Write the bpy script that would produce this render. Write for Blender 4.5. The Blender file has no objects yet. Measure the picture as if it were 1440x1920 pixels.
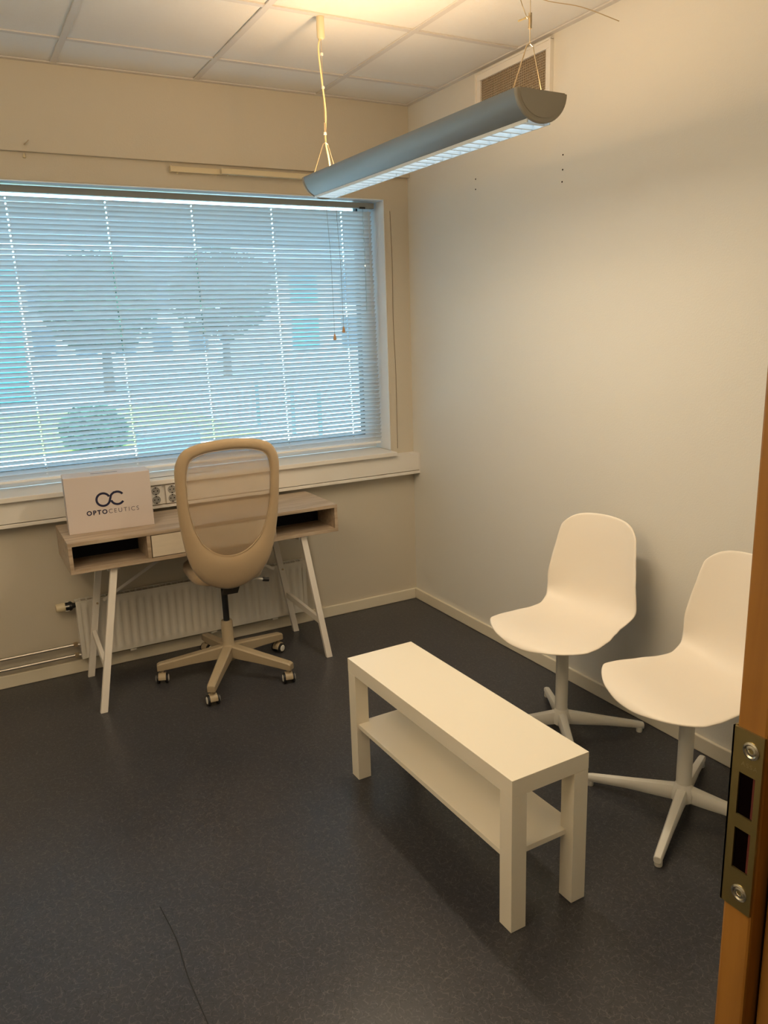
import bpy, bmesh, math, random
from mathutils import Vector, Matrix
random.seed(7)
PI = math.pi
C = bpy.context.scene.collection
SC = bpy.context.scene

# ------------------------------------------------------------------ camera
cam_d = bpy.data.cameras.new('camera'); cam = bpy.data.objects.new('camera', cam_d); C.objects.link(cam)
R_ = Vector((0.87456902, -0.4839072, -0.03102979)); U_ = Vector((0.13844302, 0.18785606, 0.97239068)); F_ = Vector((0.46471772, 0.85471862, -0.23128667))
M = Matrix((R_, U_, -F_)).transposed().to_4x4(); M.translation = Vector((-2.2551, -3.7753, 1.5682))
cam.matrix_world = M
cam_d.sensor_fit = 'VERTICAL'; cam_d.sensor_height = 36; cam_d.lens = 1467.05 * 36 / 1920
cam_d.clip_start = 0.02; cam_d.clip_end = 300
SC.camera = cam

# ------------------------------------------------------------------ world, exposure, lights
w = bpy.data.worlds.new('world'); SC.world = w; w.use_nodes = True
nt = w.node_tree; bg = nt.nodes['Background']
bg.inputs['Color'].default_value = (0.42, 0.74, 1.0, 1); bg.inputs['Strength'].default_value = 10.0
SC.view_settings.view_transform = 'Standard'; SC.view_settings.look = 'None'
SC.view_settings.exposure = -0.15; SC.view_settings.gamma = 1.0; SC.view_settings.use_curve_mapping = False
SC.cycles.use_denoising = True; SC.cycles.denoising_prefilter = 'ACCURATE'; SC.cycles.use_adaptive_sampling = False; SC.cycles.max_bounces = 10; SC.cycles.diffuse_bounces = 5; SC.cycles.transparent_max_bounces = 16
SC.cycles.sample_clamp_indirect = 6.0; SC.cycles.caustics_reflective = False; SC.cycles.caustics_refractive = False

def light(name, kind, loc, rot, energy, color, **kw):
    l = bpy.data.lights.new(name, kind); l.energy = energy; l.color = color
    for k, v in kw.items(): setattr(l, k, v)
    o = bpy.data.objects.new(name, l); C.objects.link(o); o.location = loc; o.rotation_euler = rot
    return o
# sun over the roof behind the building: it lights the yard outside, not the room
light('sun', 'SUN', (0, 0, 20), (math.radians(48), 0, math.radians(-25)), 10.0, (1.0, 0.93, 0.72), angle=0.01)
WARM = (1.0, 0.75, 0.48)
# unseen added fill for an assumed second pendant, and the corridor's ceiling light
light('room_fill_uplight', 'AREA', (-2.80, -2.55, 2.12), (PI, 0, 0), 50.0, WARM, shape='RECTANGLE', size=0.10, size_y=1.2)
light('room_fill_downlight', 'AREA', (-2.80, -2.55, 2.05), (0, 0, 0), 7.0, WARM, shape='RECTANGLE', size=0.10, size_y=1.2)
light('corridor_light', 'AREA', (-2.3, -4.45, 2.45), (0, 0, 0), 6.5, (1.0, 0.64, 0.34), shape='RECTANGLE', size=0.5, size_y=0.5)

# ------------------------------------------------------------------ materials
def mat(name, col, rough=0.6, metal=0.0, bump=0.0, bscale=200.0, var=0.0, vscale=3.0, spec=0.5, coat=0.0, stretch=(1, 1, 1), sheen=0.0, sub=0.0):
    m = bpy.data.materials.new(name); m.use_nodes = True
    n = m.node_tree.nodes; L = m.node_tree.links; p = n['Principled BSDF']
    p.inputs['Base Color'].default_value = (*col, 1); p.inputs['Roughness'].default_value = rough
    p.inputs['Metallic'].default_value = metal; p.inputs['Specular IOR Level'].default_value = spec
    p.inputs['Coat Weight'].default_value = coat
    if sheen: p.inputs['Sheen Weight'].default_value = sheen
    tc = n.new('ShaderNodeTexCoord'); mp = n.new('ShaderNodeMapping'); L.new(tc.outputs['Object'], mp.inputs['Vector'])
    mp.inputs['Scale'].default_value = stretch
    if var:
        t = n.new('ShaderNodeTexNoise'); t.inputs['Scale'].default_value = vscale; t.inputs['Detail'].default_value = 4
        L.new(mp.outputs['Vector'], t.inputs['Vector'])
        r = n.new('ShaderNodeMixRGB'); r.inputs['Color1'].default_value = (*[c * (1 - var) for c in col], 1)
        r.inputs['Color2'].default_value = (*[min(1, c * (1 + var)) for c in col], 1)
        L.new(t.outputs['Fac'], r.inputs['Fac']); L.new(r.outputs['Color'], p.inputs['Base Color'])
    if bump:
        t = n.new('ShaderNodeTexNoise'); t.inputs['Scale'].default_value = bscale; L.new(mp.outputs['Vector'], t.inputs['Vector'])
        b = n.new('ShaderNodeBump'); b.inputs['Strength'].default_value = bump; b.inputs['Distance'].default_value = 0.002
        L.new(t.outputs['Fac'], b.inputs['Height']); L.new(b.outputs['Normal'], p.inputs['Normal'])
    return m

M_wall = mat('painted_wall', (0.69, 0.68, 0.635), 0.55, bump=0.25, bscale=160, var=0.015, vscale=2)
M_wall_far_shade = mat('shaded_window_wall', (0.58, 0.535, 0.445), 0.6, bump=0.2, bscale=160, var=0.015, vscale=2)  # darker than the right wall: the window wall's shade is put into the colour
M_tile = mat('ceiling_tile', (0.76, 0.755, 0.735), 0.9, bump=0.4, bscale=500, var=0.02, vscale=60)
M_rail = mat('grid_metal', (0.62, 0.60, 0.58), 0.5)
M_white = mat('white_paint', (0.76, 0.74, 0.70), 0.35)
M_base = mat('baseboard_paint', (0.72, 0.67, 0.55), 0.4, var=0.02, vscale=6)
M_frame = mat('window_frame_paint', (0.80, 0.84, 0.88), 0.35)
M_gasket = mat('black_rubber', (0.012, 0.014, 0.018), 0.6)
M_bench = mat('white_foil', (0.80, 0.755, 0.64), 0.30, var=0.01, vscale=5)
M_shell = mat('white_plastic', (0.83, 0.77, 0.68), 0.42, bump=0.12, bscale=900)
M_leg = mat('white_powder_coat', (0.68, 0.67, 0.62), 0.4)
M_tres = mat('white_lacquer_leg', (0.74, 0.71, 0.66), 0.38)
M_beige = mat('beige_powder_coat', (0.36, 0.295, 0.20), 0.45, var=0.02, vscale=8)
M_fab = mat('beige_knit', (0.43, 0.32, 0.195), 0.85, bump=0.5, bscale=700, sheen=0.3)
M_black = mat('black_metal', (0.008, 0.009, 0.013), 0.35)
M_blackp = mat('black_plastic', (0.010, 0.011, 0.014), 0.5)
M_lamp = mat('grey_blue_lamp_housing', (0.20, 0.225, 0.25), 0.34, var=0.04, vscale=4)
M_headrail = mat('head_rail_grey', (0.26, 0.28, 0.27), 0.5)
M_cap = mat('lamp_end_cap', (0.30, 0.27, 0.22), 0.55)
M_alu = mat('polished_aluminium', (0.90, 0.92, 0.94), 0.16, metal=1.0)
M_louvre = mat('matt_white_aluminium', (0.80, 0.84, 0.86), 0.35, metal=0.3)
M_wire = mat('steel_wire', (0.55, 0.45, 0.30), 0.35, metal=0.8)
M_cable = mat('cream_cable', (0.80, 0.66, 0.36), 0.5)
M_pipe = mat('chrome_pipe', (0.50, 0.47, 0.43), 0.38, metal=0.9)
M_rad = mat('radiator_enamel', (0.66, 0.64, 0.59), 0.35)
M_cream = mat('cream_plastic', (0.66, 0.58, 0.40), 0.45)
M_navy = mat('navy_backing', (0.006, 0.007, 0.014), 0.9)
M_box = mat('white_card', (0.60, 0.54, 0.52), 0.45)
M_ink = mat('navy_ink', (0.012, 0.014, 0.05), 0.5)
M_ink2 = mat('grey_ink', (0.10, 0.09, 0.13), 0.5)
M_drawer = mat('white_washed_drawer', (0.70, 0.62, 0.50), 0.5, var=0.06, vscale=7, stretch=(1, 1, 12))
M_socket = mat('socket_plastic', (0.72, 0.70, 0.66), 0.35)
M_socket_in = mat('socket_well', (0.30, 0.29, 0.27), 0.5)
M_plate = mat('brass_plate', (0.30, 0.24, 0.10), 0.30, metal=0.85, var=0.05, vscale=20)
M_screw = mat('zinc_screw', (0.62, 0.60, 0.50), 0.25, metal=1.0)
M_dark = mat('dark_void', (0.004, 0.002, 0.002), 0.9, spec=0.0)
M_red = mat('rust_red', (0.10, 0.015, 0.01), 0.7)
M_grille = mat('vent_mesh', (0.20, 0.155, 0.10), 0.6)
M_tassel = mat('cord_tassel', (0.60, 0.33, 0.14), 0.5)
M_hall = mat('hall_wall', (0.60, 0.56, 0.48), 0.7)

def wood(name, c1, c2, axis=(1.5, 14, 14), rough=0.45, scale=3.0):
    m = bpy.data.materials.new(name); m.use_nodes = True; n = m.node_tree.nodes; L = m.node_tree.links; p = n['Principled BSDF']
    p.inputs['Roughness'].default_value = rough
    tc = n.new('ShaderNodeTexCoord'); mp = n.new('ShaderNodeMapping'); mp.inputs['Scale'].default_value = axis
    L.new(tc.outputs['Object'], mp.inputs['Vector'])
    t = n.new('ShaderNodeTexNoise'); t.inputs['Scale'].default_value = scale; t.inputs['Detail'].default_value = 6; t.inputs['Distortion'].default_value = 0.6
    L.new(mp.outputs['Vector'], t.inputs['Vector'])
    r = n.new('ShaderNodeValToRGB'); r.color_ramp.elements[0].position = 0.35; r.color_ramp.elements[1].position = 0.68
    r.color_ramp.elements[0].color = (*c1, 1); r.color_ramp.elements[1].color = (*c2, 1)
    L.new(t.outputs['Fac'], r.inputs['Fac']); L.new(r.outputs['Color'], p.inputs['Base Color'])
    return m
M_desk = wood('grey_oak_laminate', (0.31, 0.235, 0.165), (0.50, 0.405, 0.305), (1.2, 16, 16), 0.4)
M_door = wood('orange_beech', (0.24, 0.105, 0.018), (0.33, 0.155, 0.028), (12, 12, 0.8), 0.35, 4)

def floor_mat():
    m = bpy.data.materials.new('marbled_linoleum'); m.use_nodes = True; n = m.node_tree.nodes; L = m.node_tree.links; p = n['Principled BSDF']
    tc = n.new('ShaderNodeTexCoord')
    big = n.new('ShaderNodeTexNoise'); big.noise_dimensions = '2D'; big.inputs['Scale'].default_value = 4; big.inputs['Detail'].default_value = 4
    L.new(tc.outputs['Object'], big.inputs['Vector'])
    base = n.new('ShaderNodeMixRGB'); base.inputs['Color1'].default_value = (0.028, 0.030, 0.038, 1); base.inputs['Color2'].default_value = (0.045, 0.046, 0.054, 1)
    L.new(big.outputs['Fac'], base.inputs['Fac'])
    last = base.outputs['Color']
    # thin curved pale flecks: narrow iso bands of two distorted noises, gated by a third
    wp = n.new('ShaderNodeTexNoise'); wp.noise_dimensions = '2D'; wp.inputs['Scale'].default_value = 28; wp.inputs['Detail'].default_value = 2; L.new(tc.outputs['Object'], wp.inputs['Vector'])
    wa = n.new('ShaderNodeVectorMath'); wa.operation = 'SCALE'; wa.inputs['Scale'].default_value = 0.018; L.new(wp.outputs['Color'], wa.inputs[0])
    wb_ = n.new('ShaderNodeVectorMath'); wb_.operation = 'ADD'; L.new(tc.outputs['Object'], wb_.inputs[0]); L.new(wa.outputs[0], wb_.inputs[1])
    for sc, off, colr, amt in ((58, 0.0, (0.14, 0.14, 0.145), 0.55), (90, 7.3, (0.13, 0.125, 0.13), 0.55), (64, 3.1, (0.008, 0.008, 0.010), 0.75), (42, 5.1, (0.13, 0.12, 0.115), 0.42)):
        mp = n.new('ShaderNodeMapping'); mp.inputs['Location'].default_value = (off, off, off); L.new(wb_.outputs[0], mp.inputs['Vector'])
        t = n.new('ShaderNodeTexVoronoi'); t.voronoi_dimensions = '2D'; t.feature = 'DISTANCE_TO_EDGE'; t.inputs['Scale'].default_value = sc; L.new(mp.outputs['Vector'], t.inputs['Vector'])
        c = n.new('ShaderNodeMapRange'); c.inputs['From Min'].default_value = 0.0; c.inputs['From Max'].default_value = 0.075
        c.inputs['To Min'].default_value = 1.0; c.inputs['To Max'].default_value = 0.0; L.new(t.outputs['Distance'], c.inputs['Value'])
        g = n.new('ShaderNodeTexNoise'); g.noise_dimensions = '2D'; g.inputs['Scale'].default_value = sc * 1.1; g.inputs['Detail'].default_value = 1; L.new(mp.outputs['Vector'], g.inputs['Vector'])
        gr = n.new('ShaderNodeMapRange'); gr.inputs['From Min'].default_value = 0.52; gr.inputs['From Max'].default_value = 0.62; L.new(g.outputs['Fac'], gr.inputs['Value'])
        mu = n.new('ShaderNodeMath'); mu.operation = 'MULTIPLY'; L.new(c.outputs[0], mu.inputs[0]); L.new(gr.outputs[0], mu.inputs[1])
        m2 = n.new('ShaderNodeMath'); m2.operation = 'MULTIPLY'; m2.inputs[1].default_value = amt; L.new(mu.outputs[0], m2.inputs[0])
        mx = n.new('ShaderNodeMixRGB'); mx.inputs['Color2'].default_value = (*colr, 1); L.new(m2.outputs[0], mx.inputs['Fac']); L.new(last, mx.inputs['Color1'])
        last = mx.outputs['Color']
    L.new(last, p.inputs['Base Color'])
    rr = n.new('ShaderNodeMapRange'); rr.inputs['To Min'].default_value = 0.285; rr.inputs['To Max'].default_value = 0.34; L.new(big.outputs['Fac'], rr.inputs['Value'])
    L.new(rr.outputs[0], p.inputs['Roughness']); p.inputs['Specular IOR Level'].default_value = 0.45
    return m
M_floor = floor_mat()

def glass_mat():
    m = bpy.data.materials.new('window_glass'); m.use_nodes = True; n = m.node_tree.nodes; L = m.node_tree.links
    n.remove(n['Principled BSDF']); out = n['Material Output']
    tr = n.new('ShaderNodeBsdfTransparent'); tr.inputs['Color'].default_value = (0.93, 0.97, 0.96, 1)
    gl = n.new('ShaderNodeBsdfGlossy'); gl.inputs['Roughness'].default_value = 0.01
    fr = n.new('ShaderNodeFresnel'); fr.inputs['IOR'].default_value = 1.45
    mx = n.new('ShaderNodeMixShader'); L.new(fr.outputs[0], mx.inputs[0]); L.new(tr.outputs[0], mx.inputs[1]); L.new(gl.outputs[0], mx.inputs[2])
    L.new(mx.outputs[0], out.inputs['Surface']); return m
M_glass = glass_mat()

def slat_mat():
    m = bpy.data.materials.new('white_slat'); m.use_nodes = True; n = m.node_tree.nodes; L = m.node_tree.links; p = n['Principled BSDF']; out = n['Material Output']
    p.inputs['Base Color'].default_value = (0.62, 0.67, 0.70, 1); p.inputs['Roughness'].default_value = 0.35
    tl = n.new('ShaderNodeBsdfTranslucent'); tl.inputs['Color'].default_value = (0.62, 0.72, 0.80, 1)
    mx = n.new('ShaderNodeMixShader'); mx.inputs[0].default_value = 0.13
    L.new(p.outputs[0], mx.inputs[1]); L.new(tl.outputs[0], mx.inputs[2]); L.new(mx.outputs[0], out.inputs['Surface']); return m
M_slat = slat_mat()

def mesh_fabric():
    m = bpy.data.materials.new('sheer_mesh_fabric'); m.use_nodes = True; n = m.node_tree.nodes; L = m.node_tree.links; p = n['Principled BSDF']; out = n['Material Output']
    p.inputs['Base Color'].default_value = (0.42, 0.31, 0.20, 1); p.inputs['Roughness'].default_value = 0.7
    tr = n.new('ShaderNodeBsdfTransparent'); mx = n.new('ShaderNodeMixShader')
    tc = n.new('ShaderNodeTexCoord'); wv = n.new('ShaderNodeTexNoise'); wv.inputs['Scale'].default_value = 6
    L.new(tc.outputs['Object'], wv.inputs['Vector'])
    r = n.new('ShaderNodeMapRange'); r.inputs['To Min'].default_value = 0.34; r.inputs['To Max'].default_value = 0.50; L.new(wv.outputs['Fac'], r.inputs['Value'])
    L.new(r.outputs[0], mx.inputs[0]); L.new(p.outputs[0], mx.inputs[1]); L.new(tr.outputs[0], mx.inputs[2]); L.new(mx.outputs[0], out.inputs['Surface']); return m
M_mesh = mesh_fabric()

def emit_mat(name, col, s):
    m = bpy.data.materials.new(name); m.use_nodes = True; p = m.node_tree.nodes['Principled BSDF']
    p.inputs['Emission Color'].default_value = (*col, 1); p.inputs['Emission Strength'].default_value = s; m.cycles.emission_sampling = 'NONE'; return m
M_tray = emit_mat('louvre_glow', (0.72, 0.90, 1.0), 3.2)  # cool glow added inside the louvre to brighten its blades
M_tube = emit_mat('lit_fluorescent_tube', (1.0, 0.70, 0.38), 6.0)

# ------------------------------------------------------------------ mesh helpers
def new_bm(): return bmesh.new()
def add_box(bm, lo, hi, mtx=None):
    x0, y0, z0 = lo; x1, y1, z1 = hi
    vs = [bm.verts.new(p) for p in ((x0, y0, z0), (x1, y0, z0), (x1, y1, z0), (x0, y1, z0), (x0, y0, z1), (x1, y0, z1), (x1, y1, z1), (x0, y1, z1))]
    if mtx:
        for v in vs: v.co = mtx @ v.co
    fs = [bm.faces.new([vs[i] for i in f]) for f in ((0, 3, 2, 1), (4, 5, 6, 7), (0, 1, 5, 4), (1, 2, 6, 5), (2, 3, 7, 6), (3, 0, 4, 7))]
    return vs
def add_prism(bm, pts, lo, hi, axis='y'):
    """outline pts (2-tuples) extruded along axis from lo to hi"""
    def P(a, b, t): return {'y': (a, t, b), 'x': (t, a, b), 'z': (a, b, t)}[axis]
    A = [bm.verts.new(P(a, b, lo)) for a, b in pts]; B = [bm.verts.new(P(a, b, hi)) for a, b in pts]
    n = len(pts)
    bm.faces.new(A); bm.faces.new(B[::-1])
    for i in range(n): bm.faces.new((A[i], B[i], B[(i + 1) % n], A[(i + 1) % n]))
def frame_at(p, d):
    d = Vector(d).normalized(); up = Vector((0, 0, 1)) if abs(d.z) < 0.95 else Vector((0, 1, 0))
    a = d.cross(up).normalized(); b = a.cross(d).normalized(); return a, b
def add_tube(bm, pts, rad, seg=12, caps=True, sx=1.0, sy=1.0):
    pts = [Vector(p) for p in pts]; n = len(pts)
    if not isinstance(rad, (list, tuple)): rad = [rad] * n
    rings = []
    for i, p in enumerate(pts):
        d = (pts[min(i + 1, n - 1)] - pts[max(i - 1, 0)])
        a, b = frame_at(p, d)
        rings.append([bm.verts.new(p + (a * math.cos(2 * PI * k / seg) * sx + b * math.sin(2 * PI * k / seg) * sy) * rad[i]) for k in range(seg)])
    for i in range(n - 1):
        for k in range(seg): bm.faces.new((rings[i][k], rings[i][(k + 1) % seg], rings[i + 1][(k + 1) % seg], rings[i + 1][k]))
    if caps: bm.faces.new(rings[0][::-1]); bm.faces.new(rings[-1])
def add_beam(bm, p, q, w, h, w2=None, h2=None, side=None):
    """rectangular bar from p to q; width w along side vector"""
    p = Vector(p); q = Vector(q); d = (q - p).normalized()
    if side is None: a = d.cross(Vector((0, 0, 1))).normalized()
    else: a = Vector(side); a = (a - a.dot(d) * d).normalized()
    b = a.cross(d).normalized(); w2 = w2 or w; h2 = h2 or h
    A = [bm.verts.new(p + a * s * w / 2 + b * t * h / 2) for s, t in ((-1, -1), (1, -1), (1, 1), (-1, 1))]
    B = [bm.verts.new(q + a * s * w2 / 2 + b * t * h2 / 2) for s, t in ((-1, -1), (1, -1), (1, 1), (-1, 1))]
    bm.faces.new(A); bm.faces.new(B[::-1])
    for i in range(4): bm.faces.new((A[i], B[i], B[(i + 1) % 4], A[(i + 1) % 4]))
def add_lathe(bm, prof, seg=24, mtx=None):
    """prof list of (r,z) around z"""
    rings = []
    for r, z in prof:
        if r < 1e-6: rings.append([bm.verts.new((0, 0, z))])
        else: rings.append([bm.verts.new((r * math.cos(2 * PI * k / seg), r * math.sin(2 * PI * k / seg), z)) for k in range(seg)])
    for a, b in zip(rings[:-1], rings[1:]):
        for k in range(seg):
            k2 = (k + 1) % seg
            va = [a[0]] if len(a) == 1 else [a[k], a[k2]]
            vb = [b[0]] if len(b) == 1 else [b[k2], b[k]]
            f = va + vb
            if len(f) > 2: bm.faces.new(f)
    if mtx:
        for ring in rings:
            for v in ring: v.co = mtx @ v.co
def obj(name, bm, m, parent=None, smooth=False, bevel=0.0, loc=None, seg=2, angle=40):
    bmesh.ops.recalc_face_normals(bm, faces=bm.faces)
    me = bpy.data.meshes.new(name); bm.to_mesh(me); bm.free()
    o = bpy.data.objects.new(name, me); C.objects.link(o)
    if m: me.materials.append(m)
    if parent: o.parent = parent
    if loc: o.location = loc
    if smooth:
        for p in me.polygons: p.use_smooth = True
        if smooth != 'all': me.set_sharp_from_angle(angle=math.radians(angle))
    if bevel:
        b = o.modifiers.new('bevel', 'BEVEL'); b.width = bevel; b.segments = seg; b.limit_method = 'ANGLE'; b.angle_limit = math.radians(50)
    return o
def box(name, lo, hi, m, parent=None, bevel=0.0):
    bm = new_bm(); add_box(bm, lo, hi); return obj(name, bm, m, parent, bevel=bevel)
def tube(name, pts, r, m, parent=None, seg=12, **k):
    bm = new_bm(); add_tube(bm, pts, r, seg, **k); return obj(name, bm, m, parent, smooth=True)
def thing(name, label, cat, loc=(0, 0, 0), rz=0.0, group=None):
    o = bpy.data.objects.new(name, None); C.objects.link(o); o.location = loc; o.rotation_euler = (0, 0, rz); o.empty_display_size = 0.1
    return tag(o, label, cat, group)
def tag(o, label, cat, group=None):
    o['label'] = label; o['category'] = cat
    if group: o['group'] = group
    return o
def struct(o, label=None, cat=None):
    o['kind'] = 'structure'
    if label: o['label'] = label
    if cat: o['category'] = cat
    return o
def curve_pts(P, n):
    """Catmull-Rom through P"""
    out = []; P = [Vector(p) for p in P]
    for i in range(len(P) - 1):
        p0 = P[max(i - 1, 0)]; p1 = P[i]; p2 = P[i + 1]; p3 = P[min(i + 2, len(P) - 1)]
        for k in range(n):
            t = k / n
            out.append(0.5 * ((2 * p1) + (p2 - p0) * t + (2 * p0 - 5 * p1 + 4 * p2 - p3) * t * t + (3 * p1 - p0 - 3 * p2 + p3) * t ** 3))
    out.append(P[-1]); return out

# ------------------------------------------------------------------ room shell
H = 2.6568; XL = -3.35; YN = -3.36; YH = -3.50
fl = box('floor', (XL - .3, -6.2, -0.12), (0.2, 0.25, 0.0), M_floor)
struct(fl, 'dark charcoal marbled linoleum floor', 'floor')
bm = new_bm()   # a weld seam in the linoleum
add_tube(bm, curve_pts([(-1.937, -1.80, 0.0002), (-1.928, -1.95, 0.0002), (-1.935, -2.08, 0.0002), (-1.93, -2.30, 0.0002)], 4), 0.0016, 6)
obj('weld_seam', bm, M_gasket, fl)

WX0, WX1, WZ0, WZ1 = -2.95, -0.146, 0.895, 2.206     # window opening
wf = thing('wall_far', 'painted wall around the window with a deeper band along the ceiling', 'wall')
struct(wf)
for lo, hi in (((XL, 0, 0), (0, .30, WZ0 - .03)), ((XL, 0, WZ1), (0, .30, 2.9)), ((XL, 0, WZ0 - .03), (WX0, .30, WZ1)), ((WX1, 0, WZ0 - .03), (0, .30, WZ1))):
    box('wall_panel', lo, hi, M_wall_far_shade, wf)
sof = struct(box('trim_1', (XL, -.022, 2.315), (0, 0.0, H), M_wall_far_shade, bevel=.002), 'deeper wall band between window and ceiling', 'trim')
wr = struct(box('wall_right', (0, -6.2, 0), (.2, .30, 2.9), M_wall), 'off white painted wall behind the two white chairs', 'wall')
wl = struct(box('wall_left', (XL - .2, -6.2, 0), (XL, .30, 2.9), M_wall), 'off white painted wall outside the left of the view', 'wall')
DX0, DX1, DZ = -2.62, -1.56, 2.12
wn = thing('wall_near', 'wall with the doorway the view looks through', 'wall'); struct(wn)
for lo, hi in (((XL, YH, 0), (DX0, YN, 2.9)), ((DX1, YH, 0), (0, YN, 2.9)), ((DX0, YH, DZ), (DX1, YN, 2.9))):
    box('wall_panel', lo, hi, M_wall, wn)
wh = struct(box('wall_hall', (XL, -6.4, 0), (.2, -6.2, 2.9), M_hall), 'corridor wall behind the view', 'wall')
# drill holes in the right wall
for y, z in ((-1.205, 2.205), (-1.205, 2.150), (-1.203, 2.105), (-.613, 2.212), (-.613, 2.168)):
    bm = new_bm(); add_lathe(bm, [(0, 0), (.0035, 0), (.003, .001), (0, .001)], 10, Matrix.Translation((-0.0002, y, z)) @ Matrix.Rotation(-PI / 2, 4, 'Y'))
    obj('drill_hole', bm, M_dark, wr)

# ceiling: slab, tiles, grid
ce = struct(thing('ceiling', 'suspended ceiling of square white tiles in a metal grid', 'ceiling'))
box('ceiling_slab', (XL - .2, -6.4, H + .03), (.2, .30, H + .25), M_tile, ce)
gx = [0, -.513, -1.107, -1.698, -2.298, -2.898, XL]
gy = [-.022, -.3345, -.9328] + [-.9328 - .6 * k for k in range(1, 5)] + [YN]
gy = [y for y in gy if y >= YN]
if gy[-1] != YN: gy.append(YN)
for i in range(len(gx) - 1):
    for j in range(len(gy) - 1):
        bm = new_bm(); add_box(bm, (gx[i + 1] + .004, gy[j + 1] + .004, H + .005), (gx[i] - .004, gy[j] - .004, H + .02))
        obj('ceiling_tile', bm, M_tile, ce)
for x in gx[1:-1]:
    bm = new_bm(); add_box(bm, (x - .012, YN, H - .001), (x + .012, -.022, H + .004)); obj('grid_rail', bm, M_rail, ce)
for y in gy[1:-1]:
    for i in range(len(gx) - 1):
        bm = new_bm(); add_box(bm, (gx[i + 1] + .012, y - .012, H - .0005), (gx[i] - .012, y + .012, H + .0045)); obj('cross_rail', bm, M_rail, ce)
box('edge_trim', (XL, -.046, H - .002), (-.022, -.022, H + .004), M_rail, ce)
box('edge_trim', (-.024, YN, H - .002), (0, -.022, H + .004), M_rail, ce)
box('edge_trim', (XL, YN, H - .002), (XL + .024, -.022, H + .004), M_rail, ce)
box('hall_ceiling', (XL, -6.2, H), (0, YH, H + .02), M_tile, ce)

# baseboards
def baseboard(name, lo, hi, label):
    o = box(name, lo, hi, M_base, bevel=.004); struct(o, label, 'baseboard')
baseboard('baseboard_far', (XL, -.014, 0), (-.014, 0, .062), 'cream painted baseboard under the radiator wall')
baseboard('baseboard_right', (-.014, YN, 0), (0, 0, .062), 'cream painted baseboard along the wall behind the white chairs')

# window
wi = struct(thing('window_1', 'wide window with white frame behind the blind', 'window'))
FY0, FY1 = .16, .22
def frame_rect(x0, x1, z0, z1, t, y0, y1, nm, m, bev=.004):
    bm = new_bm()
    add_box(bm, (x0, y0, z0), (x1, y1, z0 + t)); add_box(bm, (x0, y0, z1 - t), (x1, y1, z1))
    add_box(bm, (x0, y0, z0 + t), (x0 + t, y1, z1 - t)); add_box(bm, (x1 - t, y0, z0 + t), (x1, y1, z1 - t))
    return obj(nm, bm, m, wi, bevel=bev)
WZF = WZ1 + .085
frame_rect(WX0, WX1, WZ0, WZF, .035, FY0, FY1, 'window_frame', M_frame)
frame_rect(WX0 + .035, WX1 - .035, WZ0 + .03, WZF - .03, .042, FY0 - .012, FY1 - .01, 'window_sash', M_frame)
frame_rect(WX0 + .077, WX1 - .077, WZ0 + .072, WZF - .072, .009, FY0 - .008, FY0 + .03, 'gasket', M_gasket, 0)
box('pane', (WX0 + .08, .185, WZ0 + .075), (WX1 - .08, .189, WZF - .075), M_glass, wi)
# painted reveal lining: top and side casing
box('reveal_lining', (WX1 - .004, 0.0, WZ0), (WX1 + .001, FY0, WZ1), M_frame, wi)
box('reveal_lining', (WX0, 0.0, WZ1 - .004), (WX1, FY0, WZ1 + .001), M_frame, wi)
# sill board
si = box('window_sill', (WX0 - .05, -.092, WZ0 - .022), (-.157, FY0, WZ0 + .001), M_white, wi, bevel=.003)
bm = new_bm()
for k in range(2): add_box(bm, (-1.52 + k * .20, -.02, WZ0 + .001), (-1.36 + k * .2, -.012, WZ0 + .0016))
obj('vent_slot', bm, M_dark, si)

# ------------------------------------------------------------------ venetian blind
bl = thing('venetian_blind', 'white venetian blind with tilted slats covering the wide window', 'blind')
BY = .080; BX0 = -2.90; BX1 = -.172; NS = 56; Z0 = .955; PITCH = .0216; WID = .0255; TILT = math.radians(50.5)
holes = [-2.31, -1.925, -1.518, -1.128, -.728, -.345]
def slat_mesh():
    bm = new_bm()
    # cross-section: shallow arc, x = along slat, local v across
    prof = []
    for k in range(7):
        t = k / 6 - .5; v = t * WID; h = .0022 * (1 - (2 * t) ** 2)
        # inner edge (towards room, -y) high, outer edge low
        y = v * math.cos(TILT) + h * math.sin(TILT); z = -v * math.sin(TILT) + h * math.cos(TILT)
        prof.append((y, z))
    xs = [BX0]
    for h in holes: xs += [h - .0032, h + .0032]
    xs.append(BX1)
    grid = [[bm.verts.new((x, y, z)) for (y, z) in prof] for x in xs]
    for i in range(len(xs) - 1):
        hole = i % 2 == 1
        for k in range(6):
            if hole and k in (2, 3): continue
            bm.faces.new((grid[i][k], grid[i][k + 1], grid[i + 1][k + 1], grid[i + 1][k]))
    me = bpy.data.meshes.new('slat'); bm.to_mesh(me); bm.free(); me.materials.append(M_slat)
    for p in me.polygons: p.use_smooth = True
    return me
sm = slat_mesh()
for i in range(NS):
    o = bpy.data.objects.new('slat', sm); C.objects.link(o); o.parent = bl
    z = Z0 + i * PITCH
    o.location = (-.012 + .024 * (1 - i / NS) + random.uniform(-.0008, .0008), BY, z); o.rotation_euler = (random.uniform(-.02, .02), random.uniform(-.0004, .0004), 0)
ZT = Z0 + NS * PITCH
hr = box('head_rail', (BX0, BY - .014, ZT + .004), (-.168, BY + .014, ZT + .032), M_headrail, bl, bevel=.002)
hm = box('tilt_gearbox', (-.255, BY - .017, ZT + .001), (-.222, BY - .006, ZT + .010), M_blackp, bl)
bm = new_bm(); add_box(bm, (BX0 + .01, BY - .012, Z0 - .026), (-.17, BY + .012, Z0 - .014)); obj('bottom_rail', bm, M_frame, bl, bevel=.003)
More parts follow.
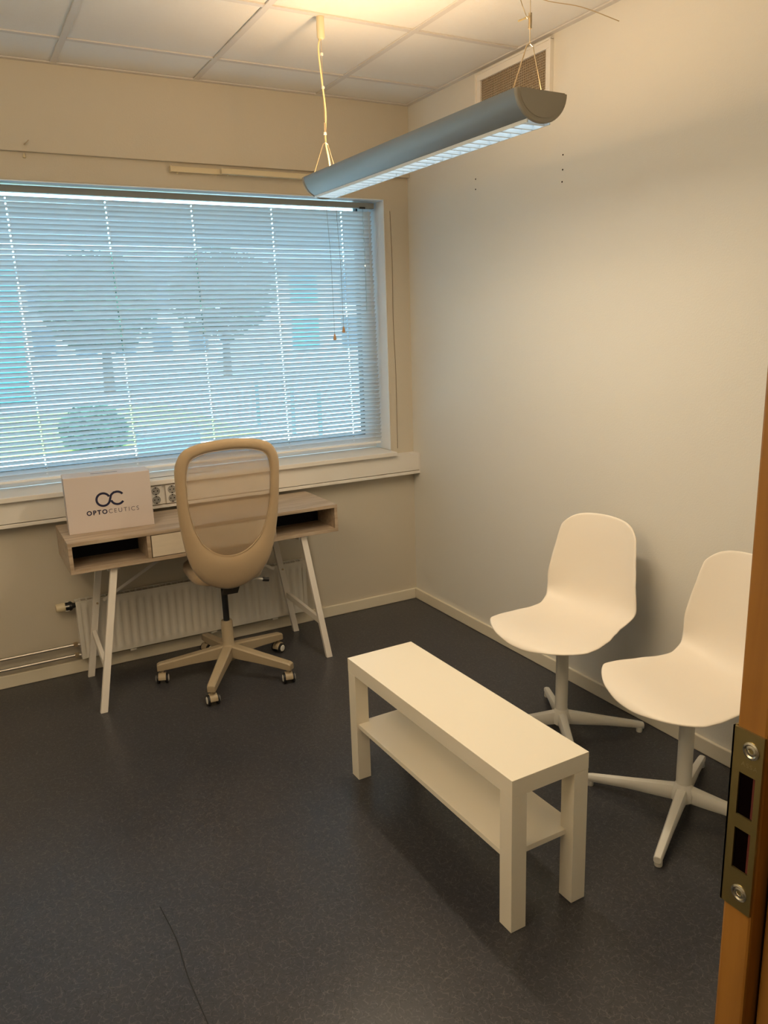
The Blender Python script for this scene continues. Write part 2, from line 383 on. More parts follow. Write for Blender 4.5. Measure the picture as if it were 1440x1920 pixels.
for h in holes:
    for s in (-1, 1):
        tube('ladder_cord', [(h - .006, BY + s * .0118, ZT + .004), (h + .015, BY + s * .0118, Z0 - .015)], .00045, M_white, bl, seg=5)
for x, zb, xo in ((-.436, 1.529, 0.004), (-.382, 1.566, 0.004)):
    cd = tube('pull_cord', [(x - .012, BY - .022, ZT + .006), (x + xo - .004, BY - .024, 1.9), (x + .002, BY - .024, zb)], .0009, M_grille, bl, seg=6)
    bm = new_bm(); add_lathe(bm, [(0, .032), (.003, .032), (.006, .020), (.0085, .004), (.007, 0), (0, 0)], 14, Matrix.Translation((x + .002, BY - .024, zb - .026)))
    obj('tassel', bm, M_tassel, cd, smooth=True)
tube('tilt_wand', [(-.238, BY - .018, ZT + .004), (-.236, BY - .020, 1.9), (-.236, BY - .020, 1.64)], .0022, M_glass, bl, seg=8)
tube('tilt_cord', [(-.205, BY - .018, ZT + .002), (-.203, BY - .020, 1.62)], .0008, M_white, bl, seg=6)

# curtain tracks under the soffit
def track(x0, x1, y, z, label):
    t = thing('curtain_track', label, 'curtain rail', (x0, y, z))
    bm = new_bm()
    L = x1 - x0
    add_prism(bm, [(-.013, 0), (.013, 0), (.013, .022), (.009, .022), (.009, .004), (-.009, .004), (-.009, .022), (-.013, .022)], 0, L, 'x')
    obj('rail', bm, M_cream, t, bevel=.001)
    box('rail_back', (0, -.009, .018), (L, .009, .024), M_cream, t)
    box('end_cap', (-.003, -.014, -.001), (.003, .014, .025), M_cream, t, bevel=.001)
    bm = new_bm(); add_lathe(bm, [(0, -.008), (.002, -.008), (.0035, -.004), (.002, 0), (0, 0)], 10, Matrix.Translation((.03, 0, 0))); obj('glider', bm, M_cream, t, smooth=True)
track(-1.247, -1.02, -.013, 2.272, 'short cream curtain rail at the left end, under the wall band')
track(-1.018, -.30, -.036, 2.272, 'longer cream curtain rail running to the right behind the hanging lamp')
# small hooks
hk = tube('wall_hook', curve_pts([(-1.845, -.022, 2.341), (-1.84, -.035, 2.343), (-1.832, -.038, 2.350), (-1.828, -.036, 2.356)], 4), .0018, M_wire, seg=8)
tag(hk, 'tiny bent metal hook on the wall band above the window at the left', 'hook')
bm = new_bm(); add_lathe(bm, [(0, 0), (.006, 0), (.006, .006), (.003, .010), (.003, .018), (0, .018)], 12, Matrix.Translation((-1.848, -.006, 2.292)) @ Matrix.Rotation(0, 4, 'X'))
tag(obj('cup_hook', bm, M_cream, smooth=True), 'tiny cream hook just under the wall band, above the blind at the left', 'hook')
# thin cable beside window
tag(tube('wall_cable', curve_pts([(-.112, -.002, 2.15), (-.106, -.002, 1.9), (-.109, -.002, 1.6), (-.102, -.002, 1.3), (-.104, -.002, .90)], 5), .0013, M_grille, seg=6),
    'thin cable running down the wall just right of the window', 'cable')

# ------------------------------------------------------------------ cable trunking with outlets
tk = thing('cable_trunking', 'long off-white cable trunking under the window sill', 'cable trunking', (0, 0, 0))
box('cover', (XL, -.068, .776), (-.006, 0, WZ0 - .0225), M_white, tk, bevel=.002)
box('bottom_lip', (XL, -.071, .757), (-.006, 0, .773), M_white, tk, bevel=.002)
box('end_cap', (-.006, -.069, .756), (-.001, 0, .871), M_white, tk)
def outlet(x, label):
    t = thing('double_outlet', label, 'power outlet', (x, -.068, .822), 0, 'power outlets on the trunking behind the box')
    box('faceplate', (-.030, -.012, -.045), (.030, -.0005, .045), M_socket, t, bevel=.003)
    for z in (-.021, .021):
        bm = new_bm(); rot = Matrix.Translation((0, -.0121, z)) @ Matrix.Rotation(PI / 2, 4, 'X')
        add_lathe(bm, [(.0185, 0), (.0195, .002), (.0180, .002), (.0175, -.0), (0, -.0)], 24, rot)
        s = obj('socket', bm, M_socket_in, t, smooth=True)
        for dx, dz in ((-.0085, 0), (.0085, 0)):
            bm = new_bm(); add_lathe(bm, [(0, .0006), (.0028, .0006), (.0028, 0)], 10, Matrix.Translation((dx, -.0125, z + dz)) @ Matrix.Rotation(PI / 2, 4, 'X'))
            obj('pin_hole', bm, M_dark, s)
        for sz in (-1, 1):
            box('earth_clip', (-.0025, -.0145, z + sz * .016 - .0025), (.0025, -.012, z + sz * .016 + .0025), M_dark, s)
outlet(-1.468, 'white double power outlet showing just right of the white box')
outlet(-1.392, 'white double power outlet beside the left edge of the office chair back')

# ------------------------------------------------------------------ radiator
ra = thing('radiator', 'white panel radiator with vertical flutes on the wall under the desk', 'radiator', (-1.88, -.045, 0))
RL = 1.155; RZ0, RZ1 = .085, .368
def radiator_panel():
    bm = new_bm()
    # fluted front sheet: height field, flutes in the middle band
    nf = 30; xs = []; 
    n = nf * 8
    zs = [RZ0, RZ0 + .004, RZ0 + .028, RZ0 + .040, RZ1 - .040, RZ1 - .028, RZ1 - .004, RZ1]
    dep = [-.020, -.028, -.028, 1, 1, -.028, -.028, -.020]
    grid = []
    for i in range(n + 1):
        x = .02 + (RL - .04) * i / n; ph = (i % 8) / 8
        g = .5 - .5 * math.cos(2 * PI * ph); g = min(1, max(0, (g - .25) * 2))
        col = []
        for z, d in zip(zs, dep):
            y = -.028 + (.0075 * (1 - g)) if d == 1 else d
            col.append(bm.verts.new((x, y, z)))
        grid.append(col)
    for i in range(n):
        for k in range(len(zs) - 1): bm.faces.new((grid[i][k], grid[i + 1][k], grid[i + 1][k + 1], grid[i][k + 1]))
    return obj('front_panel', bm, M_rad, ra, smooth=True)
radiator_panel()
bm = new_bm(); add_box(bm, (0, -.027, RZ0), (.021, .022, RZ1)); add_box(bm, (RL - .021, -.027, RZ0), (RL, .022, RZ1)); add_box(bm, (.021, -.018, RZ0 + .003), (RL - .021, .022, RZ0 + .010))
obj('side_casing', bm, M_rad, ra, bevel=.003)
bm = new_bm(); add_box(bm, (.0, -.029, RZ1 - .003), (RL, -.018, RZ1 + .003)); add_box(bm, (0, .014, RZ1 - .003), (RL, .024, RZ1 + .003))
for k in range(40): add_box(bm, (.02 + k * .0285, -.018, RZ1 - .002), (.026 + k * .0285, .014, RZ1 + .001))
obj('top_grille', bm, M_rad, ra)
for k in (.22, .62, .95):
    box('clip', (k, -.026, RZ0 - .008), (k + .03, -.016, RZ0 + .001), M_rad, ra, bevel=.001)
for bx_ in (.2, RL - .24): box('bracket', (bx_, .022, .10), (bx_ + .04, .0435, .34), M_rad, ra)
# valve
va = bpy.data.objects.new('valve', None)
bm = new_bm(); add_lathe(bm, [(0, -.085), (.017, -.085), (.0195, -.080), (.0205, -.045), (.018, -.043), (0, -.043)], 24, Matrix.Translation((0, -.012, .352)) @ Matrix.Rotation(PI / 2, 4, 'Y'))
vh = obj('valve_head', bm, M_cream, ra, smooth=True)
bm = new_bm(); rotm = Matrix.Translation((0, -.012, .352)) @ Matrix.Rotation(PI / 2, 4, 'Y')
add_lathe(bm, [(0, -.043), (.016, -.043), (.019, -.036), (.020, -.016), (.013, -.010), (.010, .004), (0, .004)], 20, rotm)
for k in range(10):
    a = 2 * PI * k / 10; add_box(bm, (-.002, .0185, -.040), (.002, .0215, -.018), rotm @ Matrix.Rotation(a, 4, 'Z'))
obj('valve_collar', bm, M_black, ra, smooth=True)
bm = new_bm()
for k in range(5):
    a = 2 * PI * k / 5 + .3; add_box(bm, (-.003, .0205, -.046), (.003, .0225, -.028), rotm @ Matrix.Rotation(a, 4, 'Z'))
obj('valve_scale', bm, M_white, ra)
for z, nm in ((.152, 'upper'), (.100, 'lower')):
    p = tube('pipe', [(-1.46, .012, z - .008), (-.02, .008, z), (.002, .0, z)], .0075, M_pipe, ra, seg=14)
    bm = new_bm(); add_lathe(bm, [(0, 0), (.011, 0), (.013, .003), (.013, .016), (.010, .020), (0, .020)], 6, Matrix.Translation((-.028, .008, z)) @ Matrix.Rotation(PI / 2, 4, 'Y'))
    obj('coupling', bm, M_wire, p)

# ------------------------------------------------------------------ desk
DZT = .745; DZB = .612; X0, X1 = -1.922, -.705; DY0, DY1 = -.458, -.078; T = .016
dk = thing('desk', 'grey oak desk with two open compartments, white drawer and white trestle legs', 'desk', ((X0 + X1) / 2, (DY0 + DY1) / 2, 0))
ox, oy = (X0 + X1) / 2, (DY0 + DY1) / 2
def dbox(name, lo, hi, m, parent=dk, bevel=.001):
    return box(name, (lo[0] - ox, lo[1] - oy, lo[2]), (hi[0] - ox, hi[1] - oy, hi[2]), m, parent, bevel)
dbox('desktop', (X0, DY0, DZT - T), (X1, DY1, DZT), M_desk)
dbox('bottom_panel', (X0, DY0, DZB), (X1, DY1, DZB + T), M_desk)
dbox('side_panel', (X0, DY0 + .001, DZB + T), (X0 + T, DY1, DZT - T), M_desk)
dbox('side_panel', (X1 - T, DY0 + .001, DZB + T), (X1, DY1, DZT - T), M_desk)
dbox('back_panel', (X0 + T, DY0 + .200, DZB + T), (X1 - T, DY0 + .208, DZT - T), M_navy)
dbox('rear_rail', (X0 + T, DY1 - .010, DZB + T), (X1 - T, DY1, DZT - T), M_desk)
for x in (-1.606, -1.037):
    dbox('divider', (x, DY0 + .001, DZB + T), (x + T, DY0 + .1995, DZT - T), M_desk)
dbox('drawer', (-1.586, DY0 + .003, DZB + T + .003), (-1.041, DY0 + .019, DZT - T - .003), M_drawer)
dbox('drawer_box', (-1.58, DY0 + .02, DZB + T + .004), (-1.047, DY0 + .19, DZT - T - .02), M_drawer)
def dleg(foot, top):
    bm = new_bm(); f = Vector(foot) - Vector((ox, oy, 0)); t = Vector(top) - Vector((ox, oy, 0))
    add_beam(bm, f, t, .030, .020, side=(1, 0, 0))
    # cut the ends level: snap verts
    for v in bm.verts:
        if v.co.z < .05: v.co.z = 0.0
        elif v.co.z > .58: v.co.z = DZB
    return obj('leg', bm, M_tres, dk, bevel=.0015)
LF = ((-1.866, -.500, 0), (-1.746, -.425, DZB)); LB = ((-1.853, -.088, 0), (-1.760, -.150, DZB))
RF = ((-.806, -.500, 0), (-.880, -.430, DZB)); RB = ((-.812, -.096, 0), (-.935, -.150, DZB))
for a, b in (LF, LB, RF, RB): dleg(a, b)
def lerp(a, b, t): return tuple(a[i] + (b[i] - a[i]) * t for i in range(3))
for F, B in ((LF, LB), (RF, RB)):
    p = lerp(*F, .30); q = lerp(*B, .36)
    bm = new_bm(); add_beam(bm, Vector(p) - Vector((ox, oy, 0)), Vector(q) - Vector((ox, oy, 0)), .018, .030); obj('stretcher', bm, M_tres, dk, bevel=.001)
    p = lerp(*B, .60)
    bm = new_bm(); add_lathe(bm, [(0, .0), (.0055, .0), (.005, .003), (0, .004)], 12, Matrix.Translation((p[0] - ox + .004, p[1] - oy - .0115, p[2])) @ Matrix.Rotation(PI / 2, 4, 'X'))
    obj('screw', bm, M_wire, dk, smooth=True)
    p = lerp(*F, .985); q = lerp(*B, .985)
    bm = new_bm(); add_beam(bm, (p[0] - ox, p[1] - oy, .603), (q[0] - ox, q[1] - oy, .603), .05, .016); obj('mounting_bar', bm, M_tres, dk)
for a, b in (((-1.765, -.13, .375), (-1.32, -.085, .60)), ((-.925, -.13, .375), (-1.30, -.085, .60))):
    bm = new_bm(); add_beam(bm, Vector(a) - Vector((ox, oy, 0)), Vector(b) - Vector((ox, oy, 0)), .003, .014); obj('cross_brace', bm, M_tres, dk)

# ------------------------------------------------------------------ white box with logo on the desk
BA = math.atan2(-.022, .354); BL = .352; BH = .243; BD = .125
wb = thing('product_box', 'white cardboard box with dark blue lettering standing on the desk', 'box', (-1.892, -.310, DZT), BA)
box('carton', (0, 0, 0), (BL, BD, BH), M_box, wb, bevel=.0015)
box('handle_slot', (.115, .055, BH - .0005), (.225, .062, BH + .0006), M_ink2, wb)
bm = new_bm(); add_box(bm, (.0006, .028, .012), (-.0006, .034, BH - .004)); obj('lid_seam', bm, M_ink2, wb)
def arc_band(bm, cx, cz, r, w, a0, a1, n=40, y=-.0006):
    vi = []; vo = []
    for k in range(n + 1):
        a = a0 + (a1 - a0) * k / n
        vi.append((cx + (r - w / 2) * math.cos(a), cz + (r - w / 2) * math.sin(a))); vo.append((cx + (r + w / 2) * math.cos(a), cz + (r + w / 2) * math.sin(a)))
    full = abs(abs(a1 - a0) - 2 * PI) < 1e-3
    for k in range(n):
        q = [vi[k], vo[k], vo[k + 1], vi[k + 1]]
        A = [bm.verts.new((p[0], y, p[1])) for p in q]; B = [bm.verts.new((p[0], 0.0, p[1])) for p in q]
        bm.faces.new(A); bm.faces.new(B[::-1])
        for i in range(4): bm.faces.new((A[i], B[i], B[(i + 1) % 4], A[(i + 1) % 4]))
bm = new_bm()
lcx, lcz, lr, lw = .150, .137, .0272, .0092
arc_band(bm, lcx, lcz, lr, lw, math.radians(24), math.radians(346))           # the O, open where the C crosses
# S-shaped crossing stroke from O's lower right up into the C
K_ = .0270 / .0245
S = curve_pts([(lcx + lr * math.cos(math.radians(-25)), lcz + lr * math.sin(math.radians(-25))) + (0,), (lcx + .0270 * K_, lcz + .004 * K_, 0), (lcx + .0315 * K_, lcz + .0160 * K_, 0), (lcx + .0440 * K_, lcz + .0255 * K_, 0)], 8)
def stroke(bm, pts, wd, y=-.0006):
    L = []; R = []
    for i, p in enumerate(pts):
        d = (pts[min(i + 1, len(pts) - 1)] - pts[max(i - 1, 0)]).normalized(); n = Vector((-d.y, d.x, 0)) * wd / 2
        L.append(p + n); R.append(p - n)
    for i in range(len(pts) - 1):
        q = [L[i], R[i], R[i + 1], L[i + 1]]
        A = [bm.verts.new((v.x, y, v.y)) for v in q]; B = [bm.verts.new((v.x, 0, v.y)) for v in q]
        bm.faces.new(A); bm.faces.new(B[::-1])
        for k in range(4): bm.faces.new((A[k], B[k], B[(k + 1) % 4], A[(k + 1) % 4]))
stroke(bm, S, lw)
ccx = lcx + .0530 * K_
arc_band(bm, ccx, lcz + .001, lr, lw, math.radians(35), math.radians(112))          # top of the C
arc_band(bm, ccx, lcz + .001, lr, lw, math.radians(196), math.radians(325))         # bottom of the C
obj('monogram', bm, M_ink, wb)
def text(body, x, z, size, m, parent, name='lettering', spacing=1.2, bold=0.0, rot=(PI / 2, 0, 0), y=-.0004, ext=.0003):
    cu = bpy.data.curves.new(name, 'FONT'); cu.body = body; cu.size = size; cu.space_character = spacing; cu.offset = bold; cu.extrude = ext
    cu.fill_mode = 'BOTH'; cu.align_x = 'LEFT'; o = bpy.data.objects.new(name, cu); C.objects.link(o)
    bpy.context.view_layer.update()
    me = bpy.data.meshes.new_from_object(o); wdt = max(v.co.x for v in me.vertices)
    C.objects.unlink(o); bpy.data.objects.remove(o)
    q = bpy.data.objects.new(name, me); C.objects.link(q); me.materials.clear(); me.materials.append(m); q.parent = parent
    q.location = (x, y, z); q.rotation_euler = rot
    return wdt
w1 = text('OPTO', .077, .075, .0265, M_ink, wb, spacing=1.30, bold=.0009)
text('CEUTICS', .077 + w1 + .004, .075, .0265, M_ink2, wb, spacing=1.30, bold=-.0002)

# ------------------------------------------------------------------ office chair
OY = -.04
oc = thing('office_chair', 'beige swivel office chair with sheer mesh back, facing the desk', 'office chair', (-1.279, -.422, 0), OY)
# star base
bm = new_bm(); add_lathe(bm, [(0, .075), (.030, .075), (.034, .085), (.034, .145), (.030, .150), (.027, .155), (.0265, .262), (.024, .268), (0, .268)], 28)
hub = obj('column', bm, M_beige, oc, smooth=True)
bm = new_bm(); add_lathe(bm, [(0, .262), (.0145, .262), (.0145, .457), (0, .457)], 20); obj('gas_lift', bm, M_black, oc, smooth=True)
for k in range(5):
    a = math.radians(22 + 72 * k) - OY; d = Vector((math.cos(a), math.sin(a), 0)); s = Vector((-d.y, d.x, 0))
    bm = new_bm()
    # tapered arm, flat bottom rising a little
    ringp = []
    for r, zt, zb, wd in ((.020, .150, .090, .046), (.17, .124, .080, .042), (.315, .100, .064, .036), (.328, .094, .064, .034)):
        ringp.append([bm.verts.new(d * r + s * (sx * wd / 2) + Vector((0, 0, z))) for sx, z in ((-1, zb), (1, zb), (1, zt - .006), (.7, zt), (-.7, zt), (-1, zt - .006))])
    for A, B in zip(ringp[:-1], ringp[1:]):
        for i in range(6): bm.faces.new((A[i], A[(i + 1) % 6], B[(i + 1) % 6], B[i]))
    bm.faces.new(ringp[0][::-1]); bm.faces.new(ringp[-1])
    obj('leg', bm, M_beige, oc, bevel=.003)
    ca = math.radians([-148, -150, 73, 90, 80][k]) ; base = d * .308
    rt = Matrix.Translation((base.x, base.y, 0)) @ Matrix.Rotation(ca, 4, 'Z')
    # caster: hood + two wheels
    bm = new_bm()
    prof = [( .0, .064), (.0, .052)]
    pts = [(.026 * math.cos(t), .026 + .026 * math.sin(t)) for t in [math.radians(x) for x in range(-8, 189, 14)]]
    add_prism(bm, pts, -.017, .017, 'y'); add_lathe(bm, [(0, .048), (.009, .048), (.009, .066), (0, .066)], 14)
    for v in bm.verts: v.co = rt @ v.co
    cs = obj('caster', bm, M_fab if False else M_beige, oc, smooth=True, bevel=.002)
    for sgn in (-1, 1):
        bm = new_bm(); wm = rt @ Matrix.Translation((0, sgn * .0195, .024)) @ Matrix.Rotation(-sgn * PI / 2, 4, 'X')
        add_lathe(bm, [(0, -.006), (.022, -.006), (.024, -.003), (.024, .004), (.021, .0065), (0, .0065)], 24, wm)
        obj('wheel', bm, M_blackp, cs, smooth=True)
        bm = new_bm(); add_lathe(bm, [(0, .0092), (.014, .0092), (.017, .006), (0, .006)], 24, wm); obj('hub_cap', bm, M_leg, cs, smooth=True)
# seat mechanism and seat
bm = new_bm(); add_box(bm, (-.045, .0, .456), (.045, .16, .469)); obj('mechanism', bm, M_blackp, oc, bevel=.006)
tube('lever', [(.05, -.0, .455), (.14, -.02, .450), (.185, -.03, .442)], .005, M_leg, oc)
tube('lever_knob', [(.178, -.029, .443), (.205, -.032, .438)], .010, M_blackp, oc)
def seat_pad():
    bm = new_bm(); n = 40; lev = [(0, .468), (.86, .468), (.97, .476), (1.0, .490), (.98, .508), (.90, .520), (.6, .525), (0, .525)]
    rings = []
    for f, z in lev:
        if f == 0: rings.append([bm.verts.new((.018, .08, z))]); continue
        ring = []
        for k in range(n):
            a = 2 * PI * k / n; c, s = math.cos(a), math.sin(a); e = 2 / 3.2
            ring.append(bm.verts.new((.018 + f * .166 * abs(c) ** e * (1 if c > 0 else -1), -.02 + .10 + f * .20 * abs(s) ** e * (1 if s > 0 else -1), z)))
        rings.append(ring)
    for a, b in zip(rings[:-1], rings[1:]):
        for k in range(n):
            k2 = (k + 1) % n
            f = ([a[0]] if len(a) == 1 else [a[k], a[k2]]) + ([b[0]] if len(b) == 1 else [b[k2], b[k]])
            bm.faces.new(f)
    return obj('seat', bm, M_fab, oc, smooth='all')
seat_pad()
# backrest from a measured outline (radii around a centre, symmetric)
RO = [0.3183, 0.3207, 0.3298, 0.3341, 0.3081, 0.2662, 0.2385, 0.2233, 0.2162, 0.2172, 0.224, 0.2404, 0.2666, 0.3008, 0.3341, 0.3558, 0.3665]
RI = [0.2765, 0.2794, 0.287, 0.288, 0.2521, 0.2154, 0.1924, 0.1775, 0.1694, 0.1656, 0.1668, 0.1704, 0.1783, 0.1839, 0.1915, 0.1969, 0.1982]
def prof_r(T, th):
    th = abs((th + PI) % (2 * PI) - PI); f = th / PI * 16; i = min(int(f), 15); t = f - i
    p = [T[abs(i - 1)], T[i], T[i + 1], T[i + 2] if i + 2 <= 16 else T[30 - i]]
    return .5 * (2 * p[1] + (p[2] - p[0]) * t + (2 * p[0] - 5 * p[1] + 4 * p[2] - p[3]) * t * t + (3 * p[1] - p[0] - 3 * p[2] + p[3]) * t ** 3)
TL = .15
def back_pt(u, v, off=0.0):
    """u across, v up along the backrest; +off towards the camera (outer side)"""
    bend = .22 * u * u * 3.0 * .5 + .10 * max(0, .16 - v) ** 2 * 6     # edges and bottom wrap to the sitter
    base = Vector((0, -.17, .47))
    return base + Vector((u, 0, 0)) + Vector((0, -math.sin(TL), math.cos(TL))) * v + Vector((0, math.cos(TL), math.sin(TL))) * (bend - off)
NA = 96
def ringpts(fr, off):
    """fr 0 = inner opening edge, 1 = outer edge"""
    out = []
    for k in range(NA):
        th = 2 * PI * k / NA; r = prof_r(RI, th) * (1 - fr) + prof_r(RO, th) * fr
        out.append(back_pt(r * math.sin(th), .36 + r * math.cos(th), off))
    return out
bm = new_bm()
sect = [(0.0, .004), (.06, .010), (.35, .014), (.75, .013), (.93, .008), (1.0, 0.0), (.95, -.012), (.6, -.018), (.2, -.014), (0.0, -.004)]
rings = [[bm.verts.new(p) for p in ringpts(f, o)] for f, o in sect]
for i in range(len(rings)):
    A = rings[i]; B = rings[(i + 1) % len(rings)]
    for k in range(NA): bm.faces.new((A[k], A[(k + 1) % NA], B[(k + 1) % NA], B[k]))
bkf = obj('back_frame', bm, M_fab, oc, smooth='all')
bm = new_bm(); seamr = ringpts(-.015, .0095)
add_tube(bm, seamr + [seamr[0]], .0016, 6, caps=False); obj('piping', bm, M_fab, bkf, smooth='all')
bm = new_bm(); lv = [0, .2, .4, .6, .8, .95, 1.04]; prev = None
for f in lv:
    if f == 0: cur = [bm.verts.new(back_pt(0, .36, 0))]
    else:
        cur = []
        for k in range(NA):
            th = 2 * PI * k / NA; r = prof_r(RI, th) * f; cur.append(bm.verts.new(back_pt(r * math.sin(th), .36 + r * math.cos(th), 0)))
    if prev:
        for k in range(NA):
            k2 = (k + 1) % NA; a = [prev[0]] if len(prev) == 1 else [prev[k], prev[k2]]
            bm.faces.new(a + [cur[k2], cur[k]])
    prev = cur
obj('mesh_panel', bm, M_mesh, oc, smooth='all')
bm = new_bm(); add_beam(bm, (0, -.10, .43), (0, -.165, .50), .07, .014, side=(1, 0, 0)); obj('back_bracket', bm, M_blackp, oc)
# backrest inner crossbar seen through the mesh
bm = new_bm(); P_ = [back_pt(u, .195, -.020) for u in (-.16, -.08, 0, .08, .16)]
add_tube(bm, P_, .010, 10); obj('lumbar_bar', bm, M_beige, oc, smooth=True)

# ------------------------------------------------------------------ white shell chairs
def shell_mesh():
    bm = new_bm()
    prof = curve_pts([(.250, .425, 0), (.225, .447, 0), (.15, .456, 0), (.03, .448, 0), (-.06, .443, 0), (-.115, .450, 0), (-.160, .472, 0), (-.187, .515, 0), (-.198, .580, 0), (-.208, .68, 0), (-.219, .77, 0), (-.232, .838, 0)], 8)
    d = [0.0]
    for a, b in zip(prof[:-1], prof[1:]): d.append(d[-1] + (b - a).length)
    Ltot = d[-1]
    def at(s):
        s = max(0, min(Ltot, s))
        for i in range(len(d) - 1):
            if s <= d[i + 1]:
                t = (s - d[i]) / (d[i + 1] - d[i]); p = prof[i].lerp(prof[i + 1], t); tg = (prof[i + 1] - prof[i]).normalized(); return p, tg
        return prof[-1], (prof[-1] - prof[-2]).normalized()
    W = [(0, .178), (.04, .212), (.10, .232), (.20, .234), (.30, .220), (.38, .200), (.44, .190), (.50, .198), (.57, .210), (.64, .208), (.74, .197), (.84, .183), (.93, .171), (.975, .160), (1, .138)]
    def hw(t):
        for (a, x), (b, y) in zip(W[:-1], W[1:]):
            if t <= b:
                u = (t - a) / (b - a); u = u * u * (3 - 2 * u) * .5 + u * .5; return x + (y - x) * u
        return W[-1][1]
    NU, NV = 20, 44; g = []
    for j in range(NV + 1):
        row = []
        for i in range(NU + 1):
            u = i / NU * 2 - 1; au = abs(u)
            s0 = .105 * au ** 2.8; s1 = Ltot - .020 * au ** 2 - .045 * au ** 7
            tv = j / NV; s = s0 + (s1 - s0) * tv; t = s / Ltot
            p, tg = at(s); n = Vector((tg.y, -tg.x, 0))   # towards the sitter
            n = n if n.y > 0 or n.x > 0 else -n
            wdt = hw(t)
            # transverse bow: seat edges rise at rear, back wings come forward, front lip falls
            k = 0.0
            if t < .12: k = -.03 * (1 - t / .12)
            elif t < .5: k = .030 * ((t - .12) / .38) ** 1.5
            elif t < .7: k = .030 + .022 * (.5 - .5 * math.cos((t - .5) / .2 * PI))
            else: k = .052 - .022 * (t - .7) / .3
            q = p + n * (k * au ** 2.4)
            row.append(bm.verts.new((q.x, u * wdt, q.y)))
        g.append(row)
    for j in range(NV):
        for i in range(NU): bm.faces.new((g[j][i], g[j][i + 1], g[j + 1][i + 1], g[j + 1][i]))
    me = bpy.data.meshes.new('seat_shell'); bm.to_mesh(me); bm.free(); me.materials.append(M_shell)
    for p in me.polygons: p.use_smooth = True
    return me
def shell_chair(loc, rz, legrot, label):
    t = thing('shell_chair', label, 'chair', (*loc, 0), rz, 'white shell chairs along the wall')
    o = bpy.data.objects.new('seat_shell', sh_me); C.objects.link(o); o.parent = t
    s = o.modifiers.new('solid', 'SOLIDIFY'); s.thickness = .009; s.offset = -1
    b = o.modifiers.new('sub', 'SUBSURF'); b.levels = 1; b.render_levels = 2
    bm = new_bm(); add_lathe(bm, [(0, .428), (.085, .428), (.080, .418), (.030, .405), (.024, .40), (0, .40)], 28); obj('seat_mount', bm, M_leg, t, smooth=True)
    bm = new_bm(); add_lathe(bm, [(0, .06), (.024, .06), (.0235, .41), (.020, .412), (0, .412)], 24); obj('column', bm, M_leg, t, smooth=True)
    bm = new_bm(); add_lathe(bm, [(0, .040), (.026, .040), (.036, .048), (.038, .075), (.030, .092), (.0245, .105), (0, .105)], 24); obj('hub', bm, M_leg, t, smooth=True)
    for k in range(4):
        a = legrot - rz + k * PI / 2; d = Vector((math.cos(a), math.sin(a), 0)); s = Vector((-d.y, d.x, 0))
        bm = new_bm(); rg = []
        for r, zt, zb, wd in ((.015, .098, .040, .042), (.06, .090, .036, .036), (.18, .066, .030, .030), (.300, .044, .016, .026), (.320, .038, .014, .024)):
            n = 10; c = []
            for i in range(n):
                an = 2 * PI * i / n + PI / 10; cx = math.cos(an); cz = math.sin(an)
                e = .7; x = abs(cx) ** e * (1 if cx > 0 else -1); z = abs(cz) ** e * (1 if cz > 0 else -1)
                c.append(bm.verts.new(d * r + s * x * wd / 2 + Vector((0, 0, (zt + zb) / 2 + z * (zt - zb) / 2))))
            rg.append(c)
        for A, B in zip(rg[:-1], rg[1:]):
            for i in range(10): bm.faces.new((A[i], A[(i + 1) % 10], B[(i + 1) % 10], B[i]))
        bm.faces.new(rg[0][::-1]); bm.faces.new(rg[-1])
        lg = obj('leg', bm, M_leg, t, smooth=True, bevel=.002)
        bm = new_bm(); p = d * .304; add_lathe(bm, [(0, 0), (.011, 0), (.012, .003), (.012, .018), (0, .018)], 14, Matrix.Translation(p)); obj('foot_pad', bm, M_leg, lg, smooth=True)
    return t
sh_me = shell_mesh()
shell_chair((-.347, -1.655), math.radians(189), math.radians(-30.5), 'white plastic shell chair on four-star base, farther one, beyond the bench')
shell_chair((-.356, -2.248), math.radians(172), math.radians(28.5), 'white plastic shell chair on four-star base, nearest one, partly hidden by the door frame')

# ------------------------------------------------------------------ bench table
bt = thing('low_bench', 'narrow off-white bench table with square legs and a lower shelf, mid-floor', 'bench', (-1.1728, -1.4844, 0), .0157)
LB_, WB_ = .90, .26
box('top', (0, -LB_, .400), (WB_, 0, .450), M_bench, bt, bevel=.001)
for x in (0, WB_ - .05):
    for y in (-.05, -LB_):
        box('leg', (x + .0004, y + .0004, 0.001), (x + .0496, y + .0496, .3995), M_bench, bt, bevel=.001)
box('shelf', (.008, -LB_ + .03, .200), (WB_ - .008, -.03, .216), M_bench, bt, bevel=.0008)

# ------------------------------------------------------------------ pendant lamp
LA = thing('pendant_lamp', 'long grey half-round pendant lamp hanging from the ceiling on wires', 'ceiling lamp', (-.890, -1.50, 2.12), math.radians(1.3))
# local: y along lamp, length 1.235 from -.615 to .615 ; half round section below z=0
LH = .0725; LR = .080; HL = .612
def half_round(r, depth, n=22, a0=0, a1=PI):
    return [(-r * math.cos(a0 + (a1 - a0) * k / n), -depth * math.sin(a0 + (a1 - a0) * k / n)) for k in range(n + 1)]
